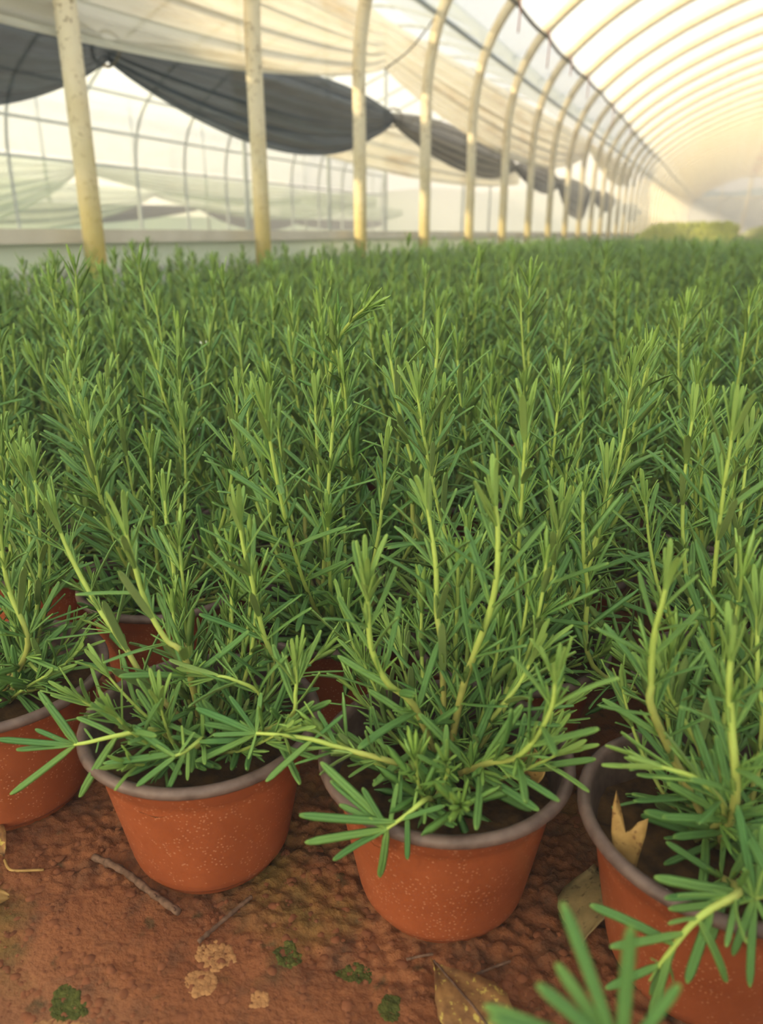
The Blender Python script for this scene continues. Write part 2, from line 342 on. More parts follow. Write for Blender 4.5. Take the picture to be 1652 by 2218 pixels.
# hills beyond
def hill(name, x0, x1, y, h, seed, mat, label):
    xs = np.linspace(x0, x1, 90); top = h*(.45 + .55*vnoise(xs*.018 + seed, xs*0, seed)) + h*.12*vnoise(xs*.14, xs*0, seed + 3)
    V, Fc = [], []
    for j, (dy, s) in enumerate(((-25, 0.), (-14, .6), (0, 1.), (25, .7), (40, 0))): V += [(x, y + dy, -.5 + t*s) for x, t in zip(xs, top)]
    n = len(xs)
    for j in range(4): Fc += [(j*n + i, j*n + i + 1, (j+1)*n + i + 1, (j+1)*n + i) for i in range(n - 1)]
    link(name, mesh(name, V, Fc, mat), kind='structure', label=label, cat='hill')
hill('hill', -300, 80, 150, 9, 2, 'hill', 'low wooded hill behind the neighbouring tunnels')
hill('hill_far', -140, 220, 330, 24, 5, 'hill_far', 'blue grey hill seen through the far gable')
# ------------------------------------------------------------------ left side: gutter board, apron, swagged films and shade nets
v, f = box(-1.95, -1.89, -3, 42.2, .33, .372); link('gutter_board', mesh('gutter_board', v, f, 'gutter_board', smooth=False), label='long pale board running low behind the cream hoops', cat='board')
v, f = box(-1.925, -1.915, -3, 42.2, .245, .332); link('apron_film', mesh('apron_film', v, f, 'apron_film', smooth=False), label='greenish film apron hanging below the long board', cat='film')
v, f = box(-1.96, -1.89, -3, 42.2, -.03, .25); link('kerb_board', mesh('kerb_board', v, f, 'grey_board', smooth=False), label='grey kerb board on the soil below the film apron', cat='board')
def swag(name, X, ties, sags, top, mat, folds=7, amp=.05, nu=26, nv=40, thick=1., pinch=.75, skew=0., **k):
    """Cloth gathered at ties [(Y, z bottom, z top)] and sagging between them to sags [z]. Pleats run along the cloth and close up at the ties."""
    V = []; rows = []
    for i in range(len(ties) - 1):
        (y0, b0, t0), (y1, b1, t1) = ties[i], ties[i+1]
        for u in np.linspace(0, 1, nu, endpoint=(i == len(ties) - 2)):
            s = math.sin(PI*u**(1 + skew))**.8; lin = 1 - u
            zb = b0*lin + b1*u; zt = t0*lin + t1*u; zb = zb + (sags[i] - .5*(b0 + b1))*s if sags[i] is not None else zb
            zt = zt - top*s
            op = 1 - pinch*(1 - s)
            row = []
            for q in np.linspace(0, 1, nv):
                ph = folds*2*PI*q + 1.7*math.sin(3*u + i) + i
                xx = X + amp*op*(math.sin(ph) + .5*math.sin(2.3*ph + i))*(.5 + .5*math.sin(PI*q)) + .06*s*q
                zz = zt + (zb - zt)*(1 - (1 - q)**1.15) + .012*op*math.cos(ph)
                row.append((xx, y0*lin + y1*u, zz))
            rows.append(row)
    V = np.array(rows).reshape(-1, 3); m = nv; F_ = []
    for i in range(len(rows) - 1):
        a = np.arange(m - 1) + i*m; F_.append(np.stack([a, a+1, a+1+m, a+m], 1))
    o = link(name, mesh(name, V, np.concatenate(F_), mat), **k); return o
# cream roll-up film just outside the hoops
swag('side_film', -1.93, [(-1.6, 1.2, 1.62), (4.64, 1.25, 1.50), (12.3, 1.45, 1.58), (18, 1.5, 1.58)], [.88, 1.0, 1.15], .0, 'side_film', 6, .045, 40, 60, pinch=.8,
     label='cream side film swagged in heavy folds behind the hoops', cat='film')
pole('tie_cord', smooth_path([onx(-1.93, 833, 150), onx(-1.85, 890, 105), (-1.76, HY[4], 1.56)], 8), .005, 'rope', 5, label='thin cord tying the cream film up to the purlin', cat='cord')
# black shade net
BX = -2.3
swag('shade_net', BX, [(.6, .98, 1.14), (2.72, .99, 1.06), (5.67, 1.11, 1.16)], [.70, .775], -.1, 'shade_net', 5, .05, 36, 54, pinch=.7, label='charcoal shade net sagging in a long fold under the cream film', cat='net')
swag('shade_net', BX, [(5.67, 1.11, 1.16), (9.4, 1.04, 1.10), (12.0, 1.0, 1.08)], [.86, .84], -.10, 'shade_net_dusty', 5, .05, 26, 44, pinch=.7, label='dusty brown shade net bunched between ties farther down the row', cat='net')
swag('shade_net', BX, [(12.0, 1.0, 1.08), (15, 1.0, 1.06), (18.5, 1., 1.06)], [.55, .75], -.08, 'shade_net_dusty', 5, .05, 20, 36, pinch=.7, label='dusty brown shade net with one low hanging bight beside the hoops', cat='net')
for (y, z) in ((2.72, 1.03), (5.67, 1.135), (9.4, 1.07), (12.0, 1.04)):
    a = np.linspace(0, 2*PI, 13); pole('net_tie', [(BX + .07*math.cos(t), y + .004*math.sin(3*t), z + .06*math.sin(t)) for t in a], .007, 'rope', 5, label='cord loop gathering the shade net', cat='tie', group='cord loops on the shade net')
swag('inner_film', -2.75, [(4.3, .93, 1.25), (11.5, 1.0, 1.22)], [.83], .0, 'side_film', 4, .04, 40, 30, pinch=.6, label='cream film hem peeking out below the charcoal net', cat='film')
# neighbouring tunnel
NX = -4.35
L2 = [(x, z) for x, z in PROF]
NA = arch(0, NX); ks = int(np.argmax(NA[:, 2] > .0)); NAc = NA[:int(len(NA)*.78)]
nv_, nf_ = tube(NAc, .019, 6, cap=False); nme = mesh('steel_hoop', nv_, nf_, 'steel_tube')
NYs = [6.55 + i*1.0 for i in range(0, 11)]
for y in NYs: link('steel_hoop', nme, loc=(0, y, -.01), label='thin grey steel hoop of the neighbouring tunnel', cat='hoop', group='steel hoops of the neighbouring tunnel')
NO = arch(.022, NX); j0 = int(np.argmax(NO[:, 2] > 1.1)); sheet('roof_film', NO[j0:int(len(NO)*.78)], [-2, 10, 16.6], 'roof_film', label='milky film over the thin steel hoops', cat='film', kind='structure')
for z, x in ((1.12, -6.93), (1.495, -6.9)):
    pole('purlin', [(x + .02, y, z) for y in (-2, 8, 16.6)], .017, 'steel_tube', label='%s grey purlin across the thin steel hoops' % ('lower' if z < 1.2 else 'upper'), cat='purlin')
pole('purlin', [(-6.62, y, 1.86) for y in (-2, 8, 16.6)], .014, 'steel_tube', label='topmost grey purlin under the neighbouring film', cat='purlin')
for y in (7.03, 8.85, 10.6, 12.4, 14.2, 16):
    pole('support_post', [(-4.4, y, -.02), (-4.4, y, 1.3), (-4.4, y, 2.86)], .024, 'steel_tube', 8, label='grey steel post standing in the middle of the neighbouring tunnel', cat='post', group='posts in the neighbouring tunnel')
def pz(X, x, y): p = onx(X, x, y); return p[1], p[2]
X3 = -7.1; a = pz(X3, 170, 358)
swag('rolled_film', X3, [(2.6, .9, 1.15), (a[0], 1.05, 1.13), (a[0] + 5.5, .86, 1.1), (16.6, .9, 1.1)], [.30, .78, .80], .0, 'pale_green_film', 6, .05, 30, 36, pinch=.6, label='pale green film swagged along the far side of the neighbouring tunnel', cat='film')
X4 = -8.6; a = pz(X4, 330, 404)
swag('rolled_film', X4, [(4.5, .8, 1.1), (a[0], .92, .99), (a[0] + 7, .82, 1.0), (22, .85, 1.0)], [.34, .62, .66], .0, 'pale_green_film', 5, .05, 30, 30, pinch=.6, label='second pale green film swag behind the first, in the third tunnel', cat='film')
X5 = -10.5; a = pz(X5, 432, 452); b_ = pz(X5, 300, 470); c_ = pz(X5, 640, 470)
swag('shade_net', X5, [(7, .62, .8), (a[0], a[1] - .02, a[1] + .04), (c_[0], .60, .72), (c_[0] + 6, .6, .74)], [.50, .42, .44], .0, 'shade_net', 4, .05, 26, 26, pinch=.6, label='dark shade net strip sagging in the third tunnel', cat='net')
sheet('third_tunnel_film', [(-12.6, 0, .75), (-12.6, 0, 1.3), (-12.2, 0, 1.9), (-11.4, 0, 2.5), (-10, 0, 2.9), (-8.6, 0, 2.5), (-7.6, 0, 1.9)], [-2, 12, 22], 'side_film_upper', label='whitish film of the third tunnel', cat='film', kind='structure')
for i in range(8):
    pole('thin_post', [(-8.8, 7 + i*1.9, -.02), (-8.8, 7 + i*1.9, 1), (-8.8, 7 + i*1.9, 2.4)], .022, 'steel_tube', 6, label='thin grey post of the third tunnel', cat='post', group='posts in the third tunnel')
# ------------------------------------------------------------------ rosemary: leaves, stems, plants
def leaf_geo(stations, detail, bend, width):
    """Unit-length needle leaf along +Y, upper side +Z, margins rolled under. Returns V, F, material index, along."""
    V, s_ = [], []
    for s in stations:
        w_ = width*.5*min(1, .45 + 2.4*s)*math.sqrt(max(0, 1 - max(0, (s - .80)/.20)**2)*.94 + .06*(s < 1)) if s < 1 else width*.10
        z = -bend*s*s; t = width*.16
        if detail: sec = [(-w_, z - t*.7), (-w_*.62, z + t*.5), (-w_*.12, z + t*.55), (0, z + t*.05), (w_*.12, z + t*.55), (w_*.62, z + t*.5), (w_, z - t*.7), (w_*.66, z - t*1.1), (0, z - t*.35), (-w_*.66, z - t*1.1)]
        else: sec = [(-w_, z - t*.8), (0, z + t*.7), (w_, z - t*.8), (0, z - t*.5)]
        V += [(x, s, zz) for x, zz in sec]; s_ += [s]*len(sec)
    m = len(sec); Fc, mi = [], []; ntop = 6 if detail else 2
    for i in range(len(stations) - 1):
        for j in range(m):
            j2 = (j + 1) % m; Fc.append((i*m + j, i*m + j2, (i+1)*m + j2, (i+1)*m + j)); mi.append(0 if j < ntop else 1)
    return np.array(V), np.array(Fc)[:, ::-1], np.array(mi), np.array(s_)
HI = [leaf_geo([0, .06, .2, .45, .7, .85, .94, .985, 1], True, b, wd) for b, wd in ((.10, .112), (.2, .124), (-.06, .108), (.03, .122))]
LO = leaf_geo([0, .3, .8, 1], False, .1, .128)
FV = np.array([(-.035, 0, 0), (.035, 0, 0), (-.075, .45, -.01), (.075, .45, -.01), (-.05, .88, -.08), (.05, .88, -.08)]); FF = np.array([(0, 1, 3, 2), (2, 3, 5, 4)])
TINTS = (0.0, .12, .28, .5, .8)
HIM = {}
for bi, (v, f, m, s) in enumerate(HI):
    for ti, tv in enumerate(TINTS): HIM[bi, ti] = mesh('leaf', v, f, ['leaf_top', 'leaf_under'], m, np.clip(tv + .45*(1 - s/.25)*(s < .25) + .3*(s > .97), 0, 1))
def unit(v): return v/(np.linalg.norm(v) + 1e-12)
def stem_leaves(P, rng, step=.0125, Lmax=.034, lateral=False, tip=True):
    """Opposite, crossed pairs along path P -> list of (matrix 3x4, tint, big?)."""
    d = np.r_[0, np.cumsum(np.linalg.norm(np.diff(P, axis=0), axis=1))]; Ltot = d[-1]; T, A, B = frames(P); out = []
    def at(x, M): return np.array([np.interp(x, d, M[:, i]) for i in range(3)])
    def put(p, ax, nrm, L, tint, big):
        side = unit(np.cross(ax, nrm)); nrm = np.cross(side, ax)
        out.append((np.column_stack([side*L, ax*L, nrm*L, p]), float(np.clip(tint, 0, 1)), big))
    x = .010 + .006*rng.random(); k = 0; ph0 = rng.random()*PI
    while x < Ltot - .004:
        u = x/Ltot; p, t, a, b = at(x, P), unit(at(x, T)), unit(at(x, A)), unit(at(x, B)); rem = Ltot - x
        ph = ph0 + k*PI/2 + rng.normal(0, .2)
        for sgn in (0, PI):
            r = math.cos(ph + sgn)*a + math.sin(ph + sgn)*b
            young = math.exp(-rem/.017)
            ang = math.radians(52 - 12*u + rng.normal(0, 10))*(1 - young) + math.radians(17 + rng.normal(0, 4))*young
            if u < .35: ang += math.radians(22)*(1 - u/.35)
            L = Lmax*(.80 + .22*math.sin(PI*min(1, .25 + .7*u)) + rng.normal(0, .08))*(1 - .34*young)
            ax = unit(t*math.cos(ang) + r*math.sin(ang)); ax = unit(ax + np.array([0, 0, -.10])*(1 - u)*rng.random())
            if rng.random() > .06: put(p + r*.0009, ax, unit(t*math.sin(ang) - r*math.cos(ang) + rng.normal(0, .12, 3)), L, .05 + .22*rng.random() + .7*young*(.6 + .4*rng.random()), True)
            # short shoot in the axil
            if rng.random() < .8*(1 - .6*young):
                for q in range(rng.integers(2, 5)):
                    an2 = ang*.55 + rng.normal(0, .22); r2 = unit(r + rng.normal(0, .5, 3)); r2 = unit(r2 - t*(r2@t)); a2 = unit(t*math.cos(an2) + r2*math.sin(an2))
                    put(p + r*.001, a2, unit(t*math.sin(an2) - r2*math.cos(an2)), Lmax*(.26 + .3*rng.random()), .3 + .45*rng.random(), False)
        x += step*(1 - .55*math.exp(-rem/.022))*(.85 + .3*rng.random())*(1.25 if u > .3 else .95); k += 1
    if tip:
        t, a, b = unit(T[-1]), A[-1], B[-1]
        for q in range(6):
            ph = q*PI/3 + rng.random(); r = math.cos(ph)*a + math.sin(ph)*b; ang = math.radians(5 + 13*rng.random())
            put(P[-1] - t*.003, unit(t*math.cos(ang) + r*math.sin(ang)), -r, Lmax*(.35 + .40*rng.random()), .7 + .25*rng.random(), True)
    return out
def through_wall(M):
    p, q = M[:, 3], M[:, 3] + M[:, 1]; rp = math.hypot(p[0], p[1])
    if rp > .064: return False
    for f in (.35, .7, 1.):
        x = p + (q - p)*f
        if math.hypot(x[0], x[1]) > .0585 and x[2] < .0985: return True
    return bool(q[2] < .072)
def grow(base, az, th0, th1, L, rng, power=1.3, n=16):
    p = np.array(base, float); P = [p]; wob = rng.normal(0, .25)
    for s in (np.arange(n - 1) + .5)/(n - 1):
        th = th1 + (th0 - th1)*(1 - s)**power; a = az + wob*s
        p = p + np.array([math.sin(th)*math.cos(a), math.sin(th)*math.sin(a), math.cos(th)])*L/(n - 1); P.append(p)
    return np.array(P)
def random_stems(rng, vig=1.):
    out = []; nu_ = rng.integers(8, 11); a0 = rng.random()*2*PI
    for i in range(nu_):
        a = a0 + i*2*PI/nu_ + rng.normal(0, .3); L = (.125 + .085*rng.random())*vig
        if i == 0: L *= 1.06
        out.append((grow((.008*math.cos(a), .008*math.sin(a), .074), a, math.radians(26 + 34*rng.random()), math.radians(-2 + 12*rng.random()), L, rng), .0015))
    nl = rng.integers(10, 13)
    for i in range(nl):
        a = a0 + .4 + i*2*PI/nl + rng.normal(0, .35); L = .06 + .05*rng.random()
        out.append((grow((.012*math.cos(a), .012*math.sin(a), .075), a, math.radians(66 + 20*rng.random()), math.radians(25 + 45*rng.random()), L, rng), .0012))
    return out
def stem_mesh(P, r, name='stem', seg=5):
    n = len(P); v, f = tube(P, np.linspace(r*1.25, r*.6, n), seg, cap=False); u = np.repeat(np.linspace(0, 1, n), seg)
    return v, f, np.clip(u*2.2 - .1, 0, 1)
def foliage(leaves, geo):
    v, f, m, s = geo; n = len(leaves); M = np.array([q[0] for q in leaves]); t = np.array([q[1] for q in leaves])
    V = (np.einsum('nij,vj->nvi', M[:, :, :3], v) + M[:, None, :, 3]).reshape(-1, 3)
    Fc = (f[None] + (np.arange(n)*len(v))[:, None, None]).reshape(-1, 4)
    tint = np.clip(t[:, None] + .45*np.clip(1 - s/.25, 0, 1)[None]*.8, 0, 1).ravel()
    return V, Fc, np.tile(m, n), tint
# pot, rim, soil (shared meshes)
OUT = [(.030, .001), (.0405, .0), (.0425, .0015), (.0428, .0045), (.0445, .0052), (.0470, .0085), (.0485, .014), (.0592, .072), (.0606, .0785), (.0628, .0805), (.0640, .0885), (.0655, .0900)]
pv, pf = lathe(OUT, 56); pot_me = mesh('pot', pv, pf, 'terracotta_plastic')
rv, rf = lathe([(.0655, .0896), (.0685, .0900), (.0697, .0918), (.0694, .0940), (.0678, .0956), (.0655, .0957), (.0636, .0945), (.0626, .0915), (.0600, .078), (.0560, .058)], 56)
rim_me = mesh('rim', rv, rf, 'pot_rim')
def soil_mesh(seed):
    V, Fc = [(0, 0, .0745)], []; rings = 9; seg = 40
    for i in range(1, rings + 1):
        r = .0592*i/rings
        for j in range(seg):
            a = 2*PI*j/seg; x, y = r*math.cos(a), r*math.sin(a)
            V.append((x, y, .0735 + .0045*(float(vnoise(np.array(x*70 + seed*9.), np.array(y*70 + 50.), seed)) - .5)*2 + .003*(float(vnoise(np.array(x*190), np.array(y*190), seed + 4)) - .5)))
    for j in range(seg): Fc.append((0, 1 + j, 1 + (j+1) % seg))
    for i in range(rings - 1):
        for j in range(seg): a, b2 = 1 + i*seg + j, 1 + i*seg + (j+1) % seg; Fc.append((a, a + seg, b2 + seg, b2))
    return mesh('soil', V, Fc, 'potting_soil')
SOILS = [soil_mesh(i) for i in range(3)]
# low-poly pot for the plants deep in the bed
pl_me = mesh('pot', *lathe([OUT[i] for i in (1, 5, 7, 11)] + [(.0695, .092), (.064, .0955)], 20), 'terracotta_plastic')
def plant_root(x, y, label, group=None, rz=0., tilt=(0, 0)):
    o = bpy.data.objects.new('potted_rosemary', None); C.objects.link(o); o.location = (x, y, .0); o.rotation_euler = (tilt[0], tilt[1], rz); o.empty_display_size = .05
    o['label'] = label; o['category'] = 'potted plant'
    if group: o['group'] = group
    return o
def hero_plant(x, y, stems, label, rng, soil=0, group=None, rz=0., Lmax=.037, cap=300):
    """stems: list of (world path, radius[, Lmax]). Each main leaf is an object of its own under its stem."""
    o = plant_root(x, y, label, group); off = np.array([x, y, 0])
    p = link('pot', pot_me, o); link('rim', rim_me, p); link('soil', SOILS[soil], o); p.rotation_euler = (0, 0, rng.random()*6)
    small = []; count = 0
    for st in stems:
        P, r = st[0], st[1]; LM = st[2] if len(st) > 2 else Lmax
        P = P - off; v, f, t = stem_mesh(P, r, seg=6); so_ = link('stem', mesh('stem', v, f, 'stem', None, t), o)
        hand = st[3] if len(st) > 3 else None
        lv = stem_leaves(P, rng, Lmax=LM) if hand is None else [q for q in stem_leaves(P[:max(4, int(len(P)*.55))], rng, Lmax=LM*.85, tip=False)] + px_leaves(st[0], hand, rng, off)
        for M, tint, big in lv:
            if hand is None and through_wall(M): continue
            if big and count < cap:
                me = HIM[rng.integers(0, 4), int(np.argmin([abs(tint - q) for q in TINTS]))]
                lo = bpy.data.objects.new('leaf', me); C.objects.link(lo); lo.parent = so_; count += 1
                m4 = np.eye(4); m4[:3] = M; lo.matrix_local = Matrix(m4.tolist())
            else: small.append((M, tint, big))
    if small:
        v, f, m, t = foliage(small, LO); link('small_leaves', mesh('small_leaves', v, f, ['leaf_top', 'leaf_under'], m, t), o, kind='stuff')
    return o
def px_leaves(P, hand, rng, off):
    # leaves from (base pixel, tip pixel): the base sits on the stem, the tip at about the stem's distance
    X_, Y_, D_ = proj(P); out = []
    for bx, by, tx, ty in hand:
        i = int(np.argmin((X_ - bx)**2 + (Y_ - by)**2)); b0 = P[i]; tip = CAM + ray(tx, ty)*((D_[i] + rng.normal(0, .004))/F); ax = tip - b0; L = np.linalg.norm(ax); ax = ax/L
        nrm = unit(unit(CAM - b0)*.7 + np.array([0, 0, .6]) + rng.normal(0, .2, 3)); side = unit(np.cross(ax, nrm)); nrm = np.cross(side, ax); wd = .030 if L > .02 else L
        out.append((np.column_stack([side*max(L*.85, min(L*1.1, .032)), ax*L, nrm*L, b0 - off]), float(rng.uniform(0, .3) if L > .018 else rng.uniform(.3, .8)), True))
    return out
def px_stem(pts, n=22):
    """pts: (pixel x, pixel y, world Y) down to up"""
    return smooth_path([ony(Y_, x, y) for x, y, Y_ in pts], n)
POTS = {'A': (-.3976, .301), 'B': (-.2457, .3123), 'C': (-.1036, .3367), 'D': (.0371, .3424)}
def soil_pt(k, dx=0., dy=0.): x, y = POTS[k]; return np.array([x + dx, y + dy, .074])
def from_soil(k, pts, dx=0., dy=0., n=24): return smooth_path([soil_pt(k, dx, dy)] + [ony(Y_, x, y) for x, y, Y_ in pts], n)
r1 = np.random.default_rng(3)
def extra(k, rng, nl, nu, up=(.08, .14)):
    """short inner shoots that fill the middle of a front plant"""
    x, y = POTS[k]; out = []
    for i in range(nl):
        a = rng.random()*2*PI
        if k == 'D' and 3.3 < a < 4.9: a += 1.9
        out.append((grow((x + .012*math.cos(a), y + .012*math.sin(a), .074), a, math.radians(45 + 30*rng.random()), math.radians(10 + 50*rng.random()), .05 + .035*rng.random(), rng), .0011, .033))
    for i in range(nu):
        a = PI*(.05 + .9*rng.random()); out.append((grow((x + .008*math.cos(a), y + .008*math.sin(a), .074), a, math.radians(20 + 25*rng.random()), math.radians(5*rng.random()), up[0] + (up[1] - up[0])*rng.random(), rng), .0014, .036))
    return out
SC = [(from_soil('C', [(900, 1535, .318), (840, 1480, .308), (806, 1410, .302), (797, 1330, .300), (795, 1262, .300)]), .0017),
      (from_soil('C', [(958, 1420, .345), (946, 1330, .35), (944, 1230, .352), (932, 1140, .354), (925, 1095, .355)]), .0016),
      (from_soil('C', [(1000, 1500, .335), (1030, 1410, .333), (1062, 1320, .332), (1076, 1240, .330), (1078, 1150, .330), (1072, 1095, .330)]), .0018),
      (from_soil('C', [(1050, 1655, .300), (1120, 1640, .292), (1165, 1590, .287), (1195, 1530, .284), (1202, 1470, .283)]), .0014),
      (from_soil('C', [(925, 1730, .280), (880, 1765, .268), (838, 1795, .262)], dy=-.02), .0013, .028, [(829, 1794, 659, 1824), (829, 1797, 708, 1849), (831, 1797, 829, 1919), (888, 1773, 884, 1866), (863, 1771, 960, 1743), (860, 1775, 647, 1769), (825, 1790, 719, 1684), (838, 1785, 693, 1650), (835, 1790, 740, 1735), (840, 1781, 858, 1701), (829, 1794, 786, 1707), (892, 1750, 905, 1701), (829, 1794, 770, 1760), (900, 1745, 985, 1790), (829, 1794, 800, 1770)]),
      (from_soil('C', [(850, 1650, .295), (745, 1622, .288), (680, 1602, .283), (610, 1592, .28), (555, 1588, .278)]), .0014, .03, [(538, 1585, 424, 1527), (545, 1587, 436, 1560), (548, 1586, 502, 1506), (548, 1586, 563, 1502), (540, 1588, 428, 1650), (555, 1589, 538, 1646), (612, 1592, 636, 1641), (615, 1592, 720, 1612), (610, 1592, 700, 1560), (680, 1602, 570, 1690), (680, 1600, 745, 1550), (740, 1620, 690, 1540), (548, 1586, 520, 1560), (545, 1588, 460, 1590)]),
      (from_soil('C', [(968, 1680, .285), (965, 1650, .27)], dy=-.02), .0011, .024),
      (from_soil('C', [(880, 1600, .35), (800, 1470, .36), (765, 1400, .365), (750, 1340, .368)]), .0013),
      (from_soil('C', [(1070, 1550, .335), (1125, 1480, .34), (1155, 1420, .342)]), .0013)] + extra('C', r1, 12, 6)
SB = [(from_soil('B', [(560, 1540, .33), (590, 1440, .335), (568, 1365, .335), (546, 1260, .33), (528, 1190, .328), (518, 1130, .327)]), .0017),
      (from_soil('B', [(402, 1430, .292), (362, 1388, .288), (326, 1330, .286), (302, 1265, .286), (282, 1190, .286), (272, 1150, .286)]), .0016),
      (from_soil('B', [(320, 1480, .31), (270, 1400, .312), (215, 1320, .315), (160, 1220, .315), (130, 1150, .315), (120, 1120, .315)]), .0017),
      (from_soil('B', [(395, 1340, .35), (376, 1230, .355), (362, 1140, .357), (356, 1080, .358)]), .0015),
      (from_soil('B', [(345, 1583, .272), (260, 1592, .258), (190, 1608, .25), (150, 1614, .248)], dy=-.015), .0014, .03, [(153, 1608, -5, 1603), (160, 1610, 34, 1620), (155, 1605, 74, 1576), (160, 1600, 91, 1491), (165, 1604, 106, 1519), (165, 1615, 30, 1720), (250, 1600, 153, 1735), (215, 1602, 208, 1632), (255, 1595, 170, 1545), (290, 1590, 240, 1530), (250, 1597, 330, 1560), (160, 1608, 120, 1590), (200, 1605, 182, 1575)]),
      (from_soil('B', [(440, 1600, .275), (400, 1628, .258), (378, 1638, .252)], dy=-.02), .0012, .028, [(400, 1620, 229, 1656), (380, 1637, 294, 1703), (402, 1630, 356, 1718), (407, 1625, 407, 1692), (378, 1635, 284, 1570), (378, 1636, 340, 1610), (395, 1625, 395, 1570), (440, 1600, 350, 1560), (430, 1605, 530, 1600), (385, 1630, 420, 1585)]),
      (from_soil('B', [(565, 1515, .31), (505, 1472, .30), (455, 1462, .296)], dx=.02), .0012),
      (from_soil('B', [(620, 1560, .30), (640, 1500, .30), (640, 1440, .30)], dx=.01), .0013)] + extra('B', r1, 13, 7)
SD = [(from_soil('D', [(1592, 1735, .292), (1583, 1566, .29), (1579, 1470, .29), (1582, 1425, .29)]), .0017, .032),
      (from_soil('D', [(1420, 1560, .325), (1411, 1480, .325), (1413, 1400, .323), (1430, 1320, .32), (1442, 1270, .32)]), .0018, .032),
      (from_soil('D', [(1570, 1760, .305), (1515, 1690, .300), (1445, 1665, .297), (1425, 1660, .296)], dx=-.01), .0013),
      (from_soil('D', [(1520, 1640, .35), (1490, 1575, .352), (1460, 1525, .354), (1440, 1470, .355)]), .0014),
      (from_soil('D', [(1600, 1930, .268), (1540, 1968, .255), (1495, 2005, .25), (1450, 2062, .247), (1425, 2095, .246)], dy=-.02), .0015, .03, [(1458, 2040, 1296, 1950), (1476, 2020, 1318, 2056), (1509, 1995, 1602, 2138), (1542, 1970, 1487, 2132), (1458, 2049, 1399, 2160), (1450, 2060, 1404, 2215), (1430, 2090, 1310, 2141), (1509, 1993, 1454, 1984), (1425, 2095, 1390, 2110), (1425, 2095, 1405, 2125), (1430, 2088, 1412, 2075), (1440, 2075, 1475, 2130), (1425, 2095, 1400, 2098)]),
      (smooth_path([soil_pt('D', .01, -.02), CAM + ray(1700, 1930)/F*.36, CAM + ray(1655, 1940)/F*.315, CAM + ray(1631, 1946)/F*.30], 22), .0015, .031, [(1640, 1945, 1420, 1900), (1640, 1945, 1450, 1919), (1631, 1946, 1540, 1938), (1631, 1948, 1448, 1972), (1631, 1948, 1588, 2078), (1634, 1948, 1620, 2132), (1634, 1940, 1597, 1752), (1640, 1940, 1660, 1800), (1640, 1940, 1720, 1830), (1636, 1946, 1700, 2060), (1631, 1946, 1600, 1905), (1631, 1946, 1610, 1880), (1633, 1946, 1655, 1890)]),
      (from_soil('D', [(1650, 1600, .36), (1640, 1450, .365), (1640, 1330, .37)], dx=.01), .0016)] + extra('D', r1, 12, 7)
SA = [(from_soil('A', [(60, 1400, .29), (20, 1280, .29), (5, 1200, .29), (0, 1150, .29)]), .0016),
      (from_soil('A', [(100, 1480, .30), (60, 1430, .30), (30, 1350, .30)]), .0014)] + extra('A', r1, 8, 8, (.11, .17))
hero_plant(*POTS['C'], SC, 'potted rosemary with a leafy shoot drooping over its front rim', r1, 0)
hero_plant(*POTS['B'], SB, 'potted rosemary with a bare twig on the soil against its base', r1, 1)
hero_plant(*POTS['D'], SD, 'potted rosemary with a torn dead tan leaf standing inside its rim', r1, 2)
hero_plant(*POTS['A'], SA, 'potted rosemary with a neighbour\'s shoot lying across its orange side', r1, 1)
# a plant at the aisle whose shoot reaches in close to the lens
ex, ey = .105, .155
apex = CAM + ray(1345, 2300)/F*.185
SE = [(smooth_path([np.array([ex, ey, .074]), np.array([ex, ey, .074])*.6 + (CAM + ray(1420, 2420)/F*.19)*.4, CAM + ray(1420, 2420)/F*.19, apex], 20), .0016, .031,
       [(1345, 2300, 1055, 2168), (1345, 2300, 1236, 1962), (1350, 2300, 1364, 1992), (1345, 2300, 1226, 2098), (1350, 2300, 1472, 2128), (1345, 2300, 1110, 2172), (1345, 2300, 1205, 2130), (1360, 2310, 1240, 2330), (1350, 2300, 1420, 2250), (1345, 2300, 1300, 2240)])]
for i in range(7):
    a = -PI*.5 + (i - 3)*.35; SE.append((grow((ex, ey, .074), a, math.radians(40), math.radians(10), .10, r1), .0014))
hero_plant(ex, ey, SE, 'potted rosemary standing forward of the front row, its shoot poking past the fallen yellow leaf', r1, 0)
# --- the bed: rows of pots running down the tunnel
GX, GYS = .1435, .139
spots = []
for j in range(1, 70):
    for i in range(-12, 6):
        x = -.1036 + i*GX + RNG.normal(0, .005) + .012*math.sin(j*1.3); y = .3367 + j*GYS + .012*(i if abs(i) < 4 else 0)*.6*max(0, 1 - j/4) + RNG.normal(0, .005)
        if x < -1.66 or y > 9.6: continue
        spots.append((x, y, j))
def seen(x, y, m=70):
    vs = [proj((x + a, y, z)) for z in (.1, .27) for a in (-.06, .06)]
    return any(-m < q[0] < W + m and -m < q[1] < Hpx + m and q[2] > 0 for q in vs)
spots.sort(key=lambda s: s[0]**2 + s[1]**2)
near = [s for s in spots if seen(s[0], s[1])]; rest = [s for s in spots if not seen(s[0], s[1])]
LAB = 'bushy rosemary in a terracotta coloured pot, crowded into the bed behind the front row'
GRP = 'potted rosemary rows filling the bed'
